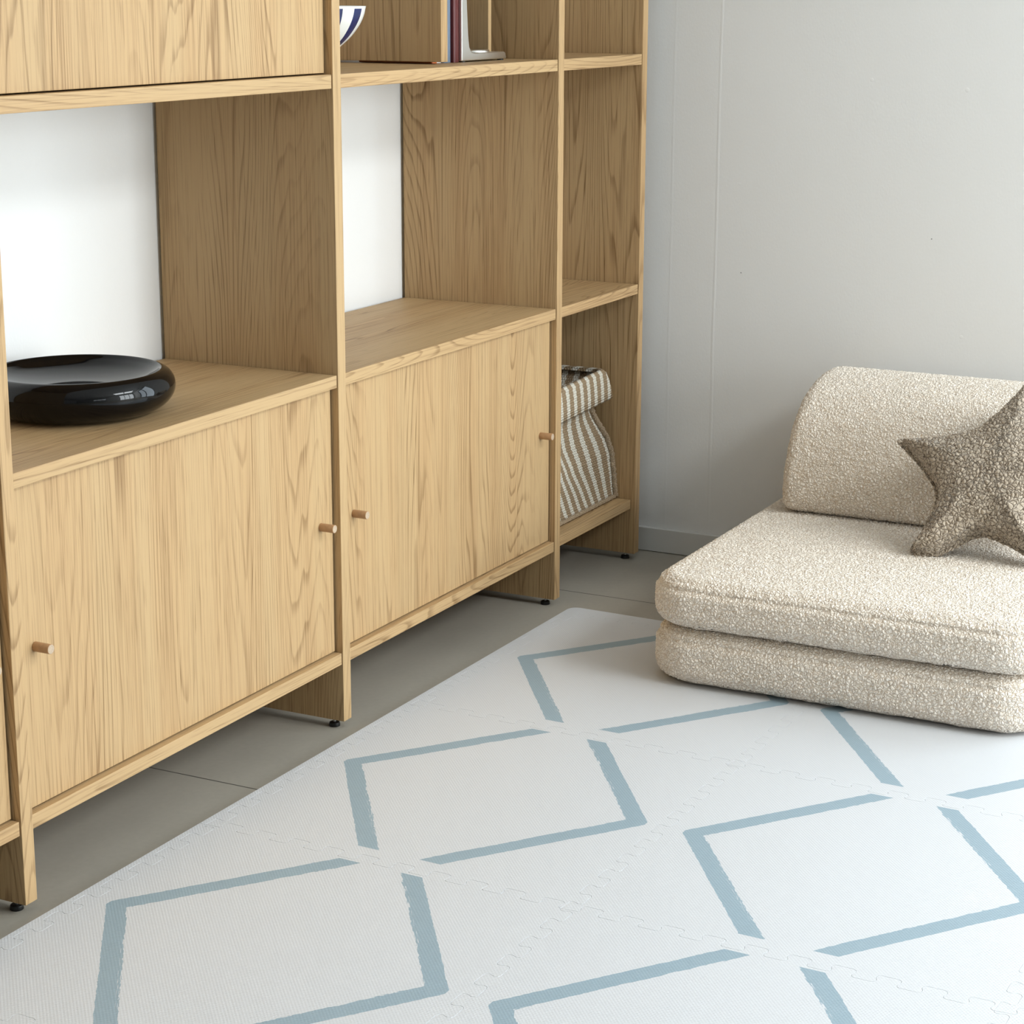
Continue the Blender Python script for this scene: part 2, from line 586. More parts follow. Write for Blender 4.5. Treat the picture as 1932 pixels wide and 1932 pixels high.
sb = [(0.0, 0.0), (0.030, 0.0), (0.0315, 0.006), (0.030, 0.022), (0.042, 0.034), (0.060, 0.050), (0.074, 0.068), (0.082, 0.084), (0.0855, 0.0985),
      (0.0845, 0.0992), (0.0830, 0.0980), (0.079, 0.083), (0.070, 0.067), (0.055, 0.051), (0.030, 0.040), (0.0, 0.036)]
sp = catmull(sb, 5); sp[:, 0] = np.maximum(sp[:, 0], 0)
o = bm_obj('bowl', lathe([tuple(p) for p in sp], 128), stripe_bowl_mat(), None, (0.985, 0.150, Z3T), True)
tag(o, 'small white bowl with dark blue vertical stripes on the upper middle shelf', 'bowl')

# ------------------------------------------------------------------ books and bookend
def book(x0, w, y0, d, h, col, label):
    t = empty('book', (x0 + w / 2, y0 + d / 2, Z3T), label, 'book', 'books standing beside the metal bookend')
    cm = plain('book cover ' + label[:12], col, 0.45, 0.4)
    # cover: two boards and a rounded spine, one sheet
    pr = []
    r = w / 2
    for k in range(9):
        a = math.pi * (0.5 + k / 8)
        pr.append((math.sin(a) * 0 + (w / 2) * math.cos(math.pi * k / 8) * -1, -d / 2 + r * 0.35 - 0.35 * r * math.sin(math.pi * k / 8)))
    outer = [(-w / 2, d / 2)] + pr + [(w / 2, d / 2)]
    th = 0.0016
    inner = [(w / 2 - th, d / 2)] + [(x * (1 - th / (w / 2)), y + th) for x, y in reversed(pr)] + [(-w / 2 + th, d / 2)]
    ring = outer + inner
    bm = bmesh.new()
    lo = [bm.verts.new((x, y, 0)) for x, y in ring]
    hi = [bm.verts.new((x, y, h)) for x, y in ring]
    m = len(ring)
    for i in range(m):
        bm.faces.new((lo[i], lo[(i + 1) % m], hi[(i + 1) % m], hi[i]))
    k = len(outer)
    for i in range(k - 1):
        j, j2 = m - 1 - i, m - 2 - i
        bm.faces.new((lo[i], lo[j], lo[j2], lo[i + 1]))
        bm.faces.new((hi[i], hi[i + 1], hi[j2], hi[j]))
    bmesh.ops.recalc_face_normals(bm, faces=bm.faces[:])
    bm_obj('cover', bm, cm, t, (x0 + w / 2, y0 + d / 2, Z3T + 0.0006))
    board('page_block', x0 + th * 1.2, x0 + w - th * 1.2, y0 + 0.004, y0 + d - 0.003, Z3T + 0.0035, Z3T + h - 0.003, PAGES, t, 0)
    return t


PAGES = plain('paper page edges', (0.78, 0.75, 0.66), 0.8, 0.2, var=0.06, scale=400)
book(1.2750, 0.0180, 0.090, 0.150, 0.230, (0.62, 0.16, 0.035), 'orange book standing first beside the front divider, farthest from the metal bookend')
book(1.2935, 0.0180, 0.092, 0.155, 0.240, (0.70, 0.66, 0.62), 'white book between the orange and the blue-grey book')
book(1.3120, 0.0250, 0.086, 0.160, 0.250, (0.16, 0.21, 0.28), 'blue-grey book second from the metal bookend, beside the maroon one')
book(1.3375, 0.0200, 0.081, 0.150, 0.245, (0.10, 0.013, 0.012), 'dark maroon book leaning flat against the metal bookend')

be = empty('bookend', (1.44, 0.115, Z3T), 'polished silver metal bookend with a ring dish on its foot', 'bookend')
# L shaped casting: thick upright that thins upwards, rounded inner corner, flat foot
Lp = [(1.3590, 0.0), (1.3590, 0.150), (1.3760, 0.150), (1.3800, 0.090), (1.3840, 0.045), (1.3880, 0.024), (1.3960, 0.0150), (1.4100, 0.0130),
      (1.5230, 0.0130), (1.5285, 0.0110), (1.5320, 0.0)]
bm = bmesh.new()
fr_ = [bm.verts.new((x - 1.44, -0.037, z)) for x, z in Lp]
bk_ = [bm.verts.new((x - 1.44, 0.037, z)) for x, z in Lp]
bm.faces.new(fr_); bm.faces.new(bk_)
for i in range(len(Lp)):
    j = (i + 1) % len(Lp)
    bm.faces.new((fr_[i], fr_[j], bk_[j], bk_[i]))
bmesh.ops.recalc_face_normals(bm, faces=bm.faces[:])
bmesh.ops.bevel(bm, geom=bm.edges[:], offset=0.0016, segments=3, affect='EDGES', profile=0.5)
bm_obj('casting', bm, CHROME, be, (1.44, 0.115, Z3T + 0.0022), False)
rb = [(0.0, 0.0012), (0.018, 0.0008), (0.024, 0.0016), (0.0255, 0.0034), (0.0275, 0.0044), (0.0295, 0.0036), (0.0305, 0.0004), (0.0305, -0.0005), (0.0, -0.0005)]
ro = bm_obj('ring_dish', lathe(rb, 64), CHROME, be, (1.4700, 0.115, Z3T + 0.0152), True)
for px in (1.372, 1.520):
    for py in (0.085, 0.145):
        bm_obj('pad', cyl_bm(0.006, 0.002, 20), BLACKP, be, (px, py, Z3T + 0.0012))


# ------------------------------------------------------------------ woven storage basket
def weave_mat(name, stripes):
    n = NT(name)
    uv = n.n('UVMap').outputs[0]
    sep = n.n('SeparateXYZ'); n.put(sep.inputs[0], uv)
    u, v = sep.outputs[0], sep.outputs[1]
    # chunky basket weave: alternate short diagonal stitches
    row = n.math('DIVIDE', v, 0.0050)
    par = n.math('MODULO', n.math('FLOOR', row), 2.0)
    cx = n.math('FRACT', n.math('ADD', n.math('DIVIDE', u, 0.0062), n.math('MULTIPLY', par, 0.5)))
    cy = n.math('FRACT', row)
    ex = n.math('SUBTRACT', 1.0, n.math('ABSOLUTE', n.math('MULTIPLY', n.math('SUBTRACT', cx, 0.5), 2.0)))
    ey = n.math('SUBTRACT', 1.0, n.math('ABSOLUTE', n.math('MULTIPLY', n.math('SUBTRACT', cy, 0.5), 2.0)))
    hgt = n.math('SQRT', n.math('MULTIPLY', ex, ey))
    nz = n.noise(n.n('TexCoord').outputs['Object'], 420.0, 2.0)
    tan = n.mix(nz, (0.30, 0.210, 0.125), (0.44, 0.330, 0.215))
    if stripes:
        jit = n.math('MULTIPLY', n.math('SUBTRACT', cx, 0.5), 0.0)
        ph = n.math('FRACT', n.math('ADD', n.math('DIVIDE', n.math('ADD', u, jit), 0.0325), n.math('MULTIPLY', n.math('SUBTRACT', par, 0.5), 0.05)))
        m = n.mapr(n.math('ABSOLUTE', n.math('SUBTRACT', ph, 0.5)), 0.205, 0.235, 1.0, 0.0)
        white = n.mix(nz, (0.72, 0.67, 0.57), (0.84, 0.80, 0.71))
        col = n.mix(m, tan, white)
    else:
        col = n.mix(n.mapr(n.noise(uv, 300.0, 2.0), 0.4, 0.6), tan, (0.55, 0.43, 0.30))
    gap = n.mapr(hgt, 0.05, 0.32, 0.45, 0.0)
    col = n.mix(gap, col, (0.09, 0.06, 0.035))
    n.base(col, 0.9, 0.1)
    n.bump(hgt, 0.9, 0.0022)
    return n.m


WEAVE = weave_mat('woven jute with white stripes', True)
JUTE = weave_mat('tan jute binding', False)

bx0, bx1, by0, by1 = 1.632, 1.9795, 0.0450, 0.2850
bag = empty('storage_basket', ((bx0 + bx1) / 2, (by0 + by1) / 2, Z1T),
            'soft woven basket with beige and white stripes and a folded cuff', 'basket')


def interp(tab, t):
    return float(np.interp(t, [a for a, _ in tab], [b for _, b in tab]))


HB = 0.262
right_edge = [(0, 1.9790), (0.05, 1.9800), (0.10, 1.9760), (0.135, 1.9650), (0.165, 1.940), (0.195, 1.9150), (0.225, 1.9000), (0.250, 1.9250), (0.275, 1.9500)]
left_edge = [(0, 1.632), (0.10, 1.630), (0.18, 1.645), (0.225, 1.655), (0.275, 1.640)]
front_y = [(0, 0.0), (0.03, 0.004), (0.10, 0.010), (0.18, 0.026), (0.225, 0.030), (0.275, 0.016)]
shift = [(0, 0.0), (0.04, -0.018), (0.09, -0.044), (0.14, -0.054), (0.19, -0.034), (0.23, 0.002), (0.275, 0.010)]


def bag_ring(h, nfront=48, nside=20):
    """one loop of the body at height h: list of (x, y, u)"""
    xr, xl = interp(right_edge, h), interp(left_edge, h)
    yf = by0 + interp(front_y, h)
    yb = by1 - 0.5 * interp(front_y, h)
    pts = []
    W = bx1 - bx0
    for i in range(nfront):                      # front, left to right
        t = i / nfront
        sh = interp(shift, h) * math.sin(math.pi * t) ** 0.8 * 1.15
        x = xl + (xr - xl) * t + sh
        # shallow dents of the slack cloth
        y = yf + 0.006 * math.sin(3.0 * t * math.pi + h * 14) * min(1, h * 8) * math.sin(math.pi * t)
        pts.append((x, y, t * W))
    for i in range(nside):                       # right side
        t = i / nside
        pin = -0.05 * math.sin(math.pi * t) * math.sin(math.pi * min(1, h / 0.24)) * 0.4
        pts.append((xr + pin, yf + (yb - yf) * t, W + t * 0.24))
    for i in range(nfront):                      # back
        t = i / nfront
        pts.append((xr + (xl - xr) * t, yb, W + 0.24 + t * W))
    for i in range(nside):
        t = i / nside
        pts.append((xl, yb + (yf - yb) * t, 2 * W + 0.24 + t * 0.24))
    return pts


def loft(loops, us_vs, close_u=True):
    vs, uv, fs = [], [], []
    n = len(loops[0])
    for L, U in zip(loops, us_vs):
        for p, q in zip(L, U):
            vs.append(p); uv.append(q)
    for a in range(len(loops) - 1):
        for i in range(n):
            if not close_u and i == n - 1: continue
            j = (i + 1) % n
            fs.append((a * n + i, a * n + j, (a + 1) * n + j, (a + 1) * n + i))
    return vs, fs, uv


loops, uvs = [], []
hs = [0.004 + 0.268 * k / 40 for k in range(41)]
for h in hs:
    r = bag_ring(h)
    loops.append([(x, y, Z1T + h) for x, y, u in r]); uvs.append([(u, h) for x, y, u in r])
# inside of the bag
cx_, cy_ = (bx0 + bx1) / 2, (by0 + by1) / 2
for k, h in enumerate([0.276, 0.272, 0.20, 0.10, 0.02]):
    r = bag_ring(min(h, 0.27))
    ins = 0.003 if k == 0 else 0.007
    L = []
    for x, y, u in r:
        dx, dy = cx_ - x, cy_ - y
        l = math.hypot(dx, dy)
        L.append((x + dx / l * ins, y + dy / l * ins, Z1T + h))
    loops.append(L); uvs.append([(u, h) for x, y, u in r])
vs, fs, uv = loft(loops, uvs)
n_ = len(loops[0])
fs.append(tuple(range(n_)))                                   # base
fs.append(tuple(range(len(vs) - n_, len(vs))))
mn = Vector(((bx0 + bx1) / 2, (by0 + by1) / 2, Z1T))
body = np_obj('body', [Vector(v) - mn for v in vs], fs, WEAVE, bag, mn, True, uv)
# folded cuff: hangs outside the body's top, wider than the neck
cuffl, cuffu = [], []
Wc = bx1 - bx0
prof_c = [(0.2160, 0.014), (0.2135, 0.0165), (0.2150, 0.019), (0.235, 0.0185), (0.255, 0.0165), (0.272, 0.013), (0.2785, 0.008), (0.2800, 0.003), (0.2775, -0.0015), (0.270, -0.004)]


def cuff_ring(h, out):
    xr = interp([(0.21, 1.9640), (0.24, 1.9560), (0.2785, 1.9430)], h) + 0.0
    xl = 1.648
    yf, yb = 0.060 - out, 0.272 + out
    xr, xl = xr + (out - 0.0185) * 0.8, xl - (out - 0.0185) * 0.5
    rad = 0.015
    pts, tot = [], 0.0
    path = []
    for (ax, ay, a0) in ((xr - rad, yf + rad, -90), (xr - rad, yb - rad, 0), (xl + rad, yb - rad, 90), (xl + rad, yf + rad, 180)):
        for k in range(7):
            a = math.radians(a0 + 90 * k / 6)
            path.append((ax + rad * math.cos(a), ay + rad * math.sin(a)))
    # start at front left, resample evenly
    P = [np.array(p) for p in path]
    P = [P[-1]] + P[:-1] + [P[-1]]
    seg = [0.0]
    for i in range(1, len(P)):
        seg.append(seg[-1] + float(np.linalg.norm(P[i] - P[i - 1])))
    N = 150
    out_ = []
    for k in range(N):
        s = seg[-1] * k / N
        x = np.interp(s, seg, [p[0] for p in P]); y = np.interp(s, seg, [p[1] for p in P])
        out_.append((float(x), float(y), s))
    return out_


for h, out in prof_c:
    r = cuff_ring(h, out)
    # the fold dips a little towards the front left
    cuffl.append([(x, y, Z1T + h + 0.010 * max(0, min(1, (x - 1.70) / 0.26)) - 0.002) for x, y, u in r])
    cuffu.append([(u + 0.006, h) for x, y, u in r])
vs, fs, uv = loft(cuffl, cuffu)
np_obj('cuff', [Vector(v) - mn for v in vs], fs, WEAVE, bag, mn, True, uv)
# jute cord bound seam down the front right corner, and along the base
path = []
for k in range(46):
    h = 0.004 + 0.218 * k / 45
    w = 0.0012 * math.sin(k * 2.1)
    path.append((interp(right_edge, h) - 0.0035 + w, by0 + interp(front_y, h) - 0.0030, Z1T + h))
vs, fs = tube(path, [0.0062 + 0.0009 * math.sin(k * 2.7) for k in range(46)], 10)
tag(np_obj('corner_binding', [Vector(v) - mn for v in vs], fs, JUTE, bag, mn, True, [(v[2] * 2, v[0]) for v in vs]), 'thick tan jute corner binding')
path = [(bx0 + 0.004 + (1.979 - bx0 - 0.004) * k / 60, by0 - 0.0012, Z1T + 0.0052 + 0.0006 * math.sin(k * 1.9)) for k in range(61)]
vs, fs = tube(path, [0.0046 + 0.0006 * math.sin(k * 2.3) for k in range(61)], 10)
tag(np_obj('base_binding', [Vector(v) - mn for v in vs], fs, JUTE, bag, mn, True, [(v[0] * 2, v[2]) for v in vs]), 'tan jute base binding')


# ------------------------------------------------------------------ foam play mat
def mat_mat():
    n = NT('white foam printed with blue-grey diamonds')
    uv = n.n('UVMap').outputs[0]
    sep = n.n('SeparateXYZ'); n.put(sep.inputs[0], uv)
    c, r = sep.outputs[0], sep.outputs[1]
    cu = n.math('SUBTRACT', n.math('FRACT', n.math('ADD', c, 20.5)), 0.5)       # -0.5..0.5 inside one tile
    rv = n.math('SUBTRACT', n.math('FRACT', n.math('ADD', r, 20.05)), 0.4995)
    au, av = n.math('ABSOLUTE', cu), n.math('ABSOLUTE', rv)
    d = n.math('ADD', av, n.math('MULTIPLY', au, 0.74))
    # brush-worn edges: noise stretched along the stroke
    sgn = n.math('MULTIPLY', n.math('SIGN', cu), n.math('SIGN', rv))
    al = n.math('ADD', cu, n.math('MULTIPLY', n.math('MULTIPLY', sgn, rv), -1.0))
    cmb = n.n('CombineXYZ')
    n.put(cmb.inputs[0], n.math('ADD', n.math('MULTIPLY', al, 30.0), n.math('MULTIPLY', n.math('FLOOR', n.math('ADD', c, 20.5)), 0.0)))
    n.put(cmb.inputs[1], n.math('MULTIPLY', d, 160.0))
    n.put(cmb.inputs[2], n.math('MULTIPLY', sgn, 3.0))
    rag = n.math('SUBTRACT', n.noise(cmb.outputs[0], 1.0, 3.0, 0.65), 0.5)
    big = n.math('SUBTRACT', n.noise(n.vmath('MULTIPLY', uv, (9.0, 9.0, 1.0)), 1.0, 2.0), 0.5)
    d_in = n.math('ADD', d, n.math('ADD', n.math('MULTIPLY', rag, 0.020), n.math('MULTIPLY', big, 0.010)))
    d_out = n.math('ADD', d, n.math('ADD', n.math('MULTIPLY', rag, 0.011), n.math('MULTIPLY', big, 0.006)))
    a = n.math('MULTIPLY', n.math('GREATER_THAN', d_in, 0.3950), n.math('LESS_THAN', d_out, 0.4555))
    a = n.math('MULTIPLY', a, n.math('LESS_THAN', au, 0.459))
    a = n.math('MULTIPLY', a, n.math('LESS_THAN', av, 0.4490))
    # dry-brush scratches inside the inner edge on part of the strokes
    cmb2 = n.n('CombineXYZ')
    n.put(cmb2.inputs[0], n.math('MULTIPLY', al, 16.0)); n.put(cmb2.inputs[1], n.math('MULTIPLY', d, 330.0)); n.put(cmb2.inputs[2], n.math('MULTIPLY', sgn, 3.0))
    scr = n.math('GREATER_THAN', n.noise(cmb2.outputs[0], 1.0, 1.0), 0.60)
    near = n.mapr(d, 0.3950, 0.4080, 1.0, 0.0)
    where = n.math('GREATER_THAN', n.math('MULTIPLY', sgn, n.math('ADD', 0.0, 1.0)), 0.0)
    midr = n.math('MULTIPLY', n.math('GREATER_THAN', au, 0.16), n.math('LESS_THAN', au, 0.40))
    scr = n.math('MULTIPLY', n.math('MULTIPLY', scr, n.math('GREATER_THAN', near, 0.3)), n.math('MULTIPLY', where, midr))
    a = n.math('MULTIPLY', a, n.math('SUBTRACT', 1.0, scr))
    white = (0.665, 0.680, 0.705)
    blue = n.mix(n.noise(n.vmath('MULTIPLY', uv, (40.0, 40.0, 1.0)), 1.0, 2.0), (0.300, 0.400, 0.465), (0.330, 0.430, 0.495))
    col = n.mix(a, white, blue)
    n.base(col, 0.42, 0.42)
    # fine honeycomb embossing
    g = n.n('TexCoord').outputs['Object']
    sg = n.n('SeparateXYZ'); n.put(sg.inputs[0], g)
    k = 2 * math.pi / 0.0040
    h = None
    for ang in (12, 72, 132):
        ca, sa = math.cos(math.radians(ang)) * k, math.sin(math.radians(ang)) * k
        w = n.math('SINE', n.math('ADD', n.math('MULTIPLY', sg.outputs[0], ca), n.math('MULTIPLY', sg.outputs[1], sa)))
        h = w if h is None else n.math('ADD', h, w)
    n.bump(h, 0.16, 0.0004)
    return n.m


MATM = mat_mat()
MO = np.array([0.0628, -0.0857]); MC = np.array([0.5920, -0.0047]); MR = np.array([-0.0181, -0.5807])
MZ = 0.0120


def mat_xy(c, r):
    return MO + c * MC + r * MR


SEAM_C, SEAM_R = 0.485, 0.945       # a tile spans c-0.515..c+0.485, r-0.055..r+0.945
AMP = 0.018                          # half depth of a tooth in tile units
GAP = 0.0003


def teeth(n=10, sgn=1):
    """dovetailed jigsaw edge from 0 to 1: list of (t, offset)"""
    out = []
    p = 1.0 / n
    for i in range(n):
        t0 = (i + 0.0) * p
        a = AMP * sgn
        # low segment, s-curve up, high segment, s-curve down
        out += [(t0, -a), (t0 + 0.19 * p, -a), (t0 + 0.255 * p, -a * 0.80), (t0 + 0.275 * p, -a * 0.35), (t0 + 0.225 * p, a * 0.35), (t0 + 0.245 * p, a * 0.80), (t0 + 0.31 * p, a),
                (t0 + 0.69 * p, a), (t0 + 0.755 * p, a * 0.80), (t0 + 0.775 * p, a * 0.35), (t0 + 0.725 * p, -a * 0.35), (t0 + 0.745 * p, -a * 0.80), (t0 + 0.81 * p, -a)]
    out.append((1.0, -AMP * sgn))
    return out


TE = [(t, o) for t, o in teeth() if t in (0.0, 1.0) or 0.0195 < t < 0.9805]


def seam_h(c0, r):                    # along +c at fixed r
    return [(c0 + t, r + o) for t, o in TE]


def seam_v(c, r0):
    return [(c + o, r0 + t) for t, o in TE]


def line_x(p, q, t=None):
    return [p, q]


def clean(poly):
    out = []
    for p in poly:
        if not out or math.hypot(p[0] - out[-1][0], p[1] - out[-1][1]) > 1e-6:
            out.append(p)
    if math.hypot(out[0][0] - out[-1][0], out[0][1] - out[-1][1]) < 1e-6:
        out.pop()
    return out


mat_root = empty('play_mat', (0.35, -0.9, 0.0), 'white foam puzzle play mat printed with blue-grey broken diamonds on the floor', 'play mat', None)


def mat_piece(name, poly):
    poly = clean(poly)
    W = [mat_xy(*p) for p in poly]
    n = len(W)
    area = sum(W[i][0] * W[(i + 1) % n][1] - W[(i + 1) % n][0] * W[i][1] for i in range(n))
    if area < 0:
        W.reverse(); poly = poly[::-1]
    nrm = []
    for i in range(n):
        a = W[i] - W[i - 1]; b = W[(i + 1) % n] - W[i]
        na = np.array([-a[1], a[0]]) / np.linalg.norm(a); nb = np.array([-b[1], b[0]]) / np.linalg.norm(b)
        m = na + nb
        m = m / max(np.linalg.norm(m), 1e-6)
        nrm.append(m / max(0.6, float(m @ na)))
    bm = bmesh.new()
    uvl = bm.loops.layers.uv.new('UVMap')
    rings = []
    for ins, z in ((GAP * 0.5, 0.0008), (GAP * 0.5, MZ - 0.0003), (GAP * 0.5 + 0.0003, MZ)):
        rings.append([bm.verts.new((*(W[i] + nrm[i] * ins), z)) for i in range(n)])
    uvof = {}
    for R in rings:
        for v, p in zip(R, poly): uvof[v] = p
    fcs = []
    for R, flip in ((rings[2], False), (rings[0], True)):
        P2 = [Vector((v.co.x, v.co.y)) for v in R]
        rv, _, rf, ov, _, _ = delaunay_2d_cdt(P2, [(i, (i + 1) % n) for i in range(n)], [], 1, 1e-7)
        for f in rf:
            ids = [ov[i][0] for i in f]
            if flip: ids.reverse()
            try:
                fcs.append(bm.faces.new([R[i] for i in ids]))
            except ValueError:
                pass
    for a, b in ((0, 1), (1, 2)):
        for i in range(n):
            j = (i + 1) % n
            fcs.append(bm.faces.new((rings[a][i], rings[a][j], rings[b][j], rings[b][i])))
    for f in fcs:
        for l in f.loops:
            l[uvl].uv = uvof[l.vert]
    cen = np.mean(W, axis=0)
    bmesh.ops.translate(bm, verts=bm.verts[:], vec=(-cen[0], -cen[1], 0))
    return bm_obj(name, bm, MATM, mat_root, (cen[0], cen[1], 0))


NC, NR = (-1, 0, 1, 2), (0, 1, 2)
cR, rT = 2 + SEAM_C, -0.055
for c in NC:
    for r in NR:
        a, b = c - 1 + SEAM_C, r - 1 + SEAM_R
        poly = seam_h(a, b) + seam_v(a + 1, b)[0:] + seam_h(a, b + 1)[::-1] + seam_v(a, b)[::-1]
        # corners: seams meet at (a-AMP.., b-AMP..); drop doubled corner points
        q = []
        h0, v1, h1, v0 = seam_h(a, b), seam_v(a + 1, b), seam_h(a, b + 1), seam_v(a, b)
        q.append((a - AMP, b - AMP)); q += h0[1:-1]
        q.append((a + 1 - AMP, b - AMP)); q += v1[1:-1]
        q.append((a + 1 - AMP, b + 1 - AMP)); q += h1[1:-1][::-1]
        q.append((a - AMP, b + 1 - AMP)); q += v0[1:-1][::-1]
        mat_piece('mat_tile', q)
OUT_R, OUT_C = -0.0905, 2.5560
for c in NC:                                     # narrow border strips towards the bookcase
    a = c - 1 + SEAM_C
    h0 = seam_h(a, rT)
    q = [(a - AMP, OUT_R), (a + 1 - AMP, OUT_R), (a + 1 - AMP, rT - AMP)] + h0[1:-1][::-1] + [(a - AMP, rT - AMP)]
    mat_piece('edge_strip', q)
for r in NR:                                     # border strips at the wall end
    b = r - 1 + SEAM_R
    v1 = seam_v(cR, b)
    if r == 0:
        rc = 0.035
        q = [(cR - AMP, b - AMP)] + v1[1:-1] + [(cR - AMP, b + 1 - AMP), (OUT_C, b + 1 - AMP)]
        cc, rr = OUT_C - rc, OUT_R + rc
        q += [(cc + rc * math.cos(math.radians(t)), rr - rc * math.sin(math.radians(t))) for t in range(0, 91, 15)]
        q += [(cR - AMP, OUT_R)]
    else:
        q = [(cR - AMP, b - AMP)] + v1[1:-1] + [(cR - AMP, b + 1 - AMP), (OUT_C, b + 1 - AMP), (OUT_C, b - AMP)]
    mat_piece('edge_strip', q)


# ------------------------------------------------------------------ teddy fabric
def teddy(name, lo, hi, backing_shade, size, height, curl=1.0):
    """curly pile: real displacement by small rounded cells with noisy outlines"""
    n = NT(name)
    p = n.n('TexCoord').outputs['Object']
    wob = n.n('TexNoise'); n.put(wob.inputs['Vector'], p); n.put(wob.inputs['Scale'], 0.9 / size); n.put(wob.inputs['Detail'], 0.0)
    off = n.vmath('SCALE', n.vmath('SUBTRACT', wob.outputs['Color'], (0.5, 0.5, 0.5)), scale=size * 1.25 * curl)
    q = n.vmath('ADD', p, off)
    f1 = n.voronoi(q, 1.0 / size, 'F1', 'Distance')
    ed = n.voronoi(q, 1.0 / size, 'DISTANCE_TO_EDGE', 'Distance')
    bead = n.math('POWER', n.mapr(ed, 0.0, 0.40, 0.0, 1.0), 0.55)
    dome = n.mapr(f1, 0.0, 0.85, 1.0, 0.0)
    big = n.noise(p, 0.30 / size, 0.0)
    h = n.math('ADD', n.math('MULTIPLY', bead, 0.60), n.math('MULTIPLY', dome, 0.40))
    h = n.math('ADD', h, n.math('MULTIPLY', n.math('SUBTRACT', big, 0.5), 0.55))
    ds = n.n('Displacement')
    n.put(ds.inputs['Height'], h); n.put(ds.inputs['Midlevel'], 0.5); n.put(ds.inputs['Scale'], height)
    n.t.links.new(ds.outputs[0], n.out.inputs['Displacement'])
    v = n.noise(p, 0.35 / size, 0.0)
    col = n.mix(n.mapr(v, 0.3, 0.7), lo, hi)
    # browner backing yarn between the curls, with crevice shade painted into its colour
    col = n.mix(n.mapr(ed, 0.0, 0.11, 1.0, 0.0, 'SMOOTHSTEP'), col, backing_shade)
    n.base(col, 0.95, 0.08)
    n.put(n.b.inputs['Sheen Weight'], 0.25)
    n.put(n.b.inputs['Sheen Roughness'], 0.5)
    n.m.displacement_method = 'BOTH'
    return n.m


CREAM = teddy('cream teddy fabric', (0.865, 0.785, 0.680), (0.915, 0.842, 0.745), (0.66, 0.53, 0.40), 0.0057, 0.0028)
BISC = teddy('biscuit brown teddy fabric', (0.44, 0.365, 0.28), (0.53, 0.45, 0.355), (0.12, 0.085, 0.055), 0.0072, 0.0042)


def soft_box(cx, cy, z0, z1, ax, by, R, rz, step, groove=None, dome=0.0):
    """rounded cushion: plan radius R, edge radius rz, dense even grid"""
    nx, ny, nz = [max(2, int(round(2 * L / step))) for L in (ax, by, (z1 - z0) / 2)]
    hz = (z1 - z0) / 2
    grids = []

    def face(u, v, fn):
        U, V = np.meshgrid(np.linspace(-1, 1, u + 1), np.linspace(-1, 1, v + 1), indexing='ij')
        return fn(U, V), u + 1, v + 1
    F = [face(nx, ny, lambda U, V: np.stack([U * ax, V * by, np.full_like(U, hz)], -1)),
         face(nx, nz, lambda U, V: np.stack([U * ax, np.full_like(U, by), V * hz], -1)),
         face(nx, nz, lambda U, V: np.stack([U * ax, np.full_like(U, -by), V * hz], -1)),
         face(ny, nz, lambda U, V: np.stack([np.full_like(U, -ax), U * by, V * hz], -1)),
         face(ny, nz, lambda U, V: np.stack([np.full_like(U, ax), U * by, V * hz], -1)),
         face(max(2, nx // 8), max(2, ny // 8), lambda U, V: np.stack([U * ax, V * by, np.full_like(U, -hz)], -1))]
    vs, fs, base = [], [], 0
    for P, a, b in F:
        p = P.reshape(-1, 3).copy()
        # square corners of the plan -> round corners
        q = np.abs(p[:, :2]) - np.array([ax - R, by - R])
        both = (q[:, 0] > 0) & (q[:, 1] > 0)
        m = np.maximum(q[:, 0], q[:, 1]); l = np.hypot(q[:, 0], q[:, 1])
        k = np.where(both, m / np.maximum(l, 1e-9), 1.0)
        s = np.sign(p[:, :2]); s[s == 0] = 1
        for d, (A) in enumerate((ax - R, by - R)):
            p[:, d] = np.where(both, s[:, d] * (A + q[:, d] * k), p[:, d])
        # edge rounding
        q = np.abs(p[:, :2]) - np.array([ax - R, by - R])
        qp = np.maximum(q, 0)
        ln = np.hypot(qp[:, 0], qp[:, 1])
        sd = ln + np.minimum(np.maximum(q[:, 0], q[:, 1]), 0) - R
        dirv = np.where((ln > 1e-9)[:, None], qp / np.maximum(ln, 1e-9)[:, None],
                        np.where((q[:, 0] > q[:, 1])[:, None], np.array([1.0, 0.0]), np.array([0.0, 1.0])))
        w = np.clip(sd + rz, 0, rz)
        t = np.clip(np.abs(p[:, 2]) - (hz - rz), 0, rz)
        mm, ll = np.maximum(w, t), np.hypot(w, t)
        kk = np.where((w > 0) & (t > 0), mm / np.maximum(ll, 1e-9), 1.0)
        p[:, :2] += s * dirv * ((w * kk - w))[:, None]
        p[:, 2] = np.where(t > 0, np.sign(p[:, 2]) * (hz - rz + t * kk), p[:, 2])
        side = np.clip((sd + 0.004) / 0.004, 0, 1)
        # sides bulge slightly; optional stitched groove below the top edge
        bul = 0.005 * (1 - (p[:, 2] / hz) ** 2) * side
        p[:, :2] += s * dirv * bul[:, None]
        if groove is not None:
            g = np.exp(-((p[:, 2] - groove) / 0.0045) ** 2) * np.clip((sd + 0.03) / 0.02, 0, 1)
            p[:, :2] -= s * dirv * (0.0045 * g)[:, None]
        if dome:
            ins = np.clip(-sd / 0.16, 0, 1)
            p[:, 2] += np.where(p[:, 2] > 0, dome * (ins * (2 - ins)), 0)
        vs.append(p)
        I = np.arange(a * b).reshape(a, b) + base
        fs += [(int(x0), int(x1), int(x2), int(x3)) for x0, x1, x2, x3 in zip(I[:-1, :-1].ravel(), I[1:, :-1].ravel(), I[1:, 1:].ravel(), I[:-1, 1:].ravel())]
        base += a * b
    return np.concatenate(vs), fs


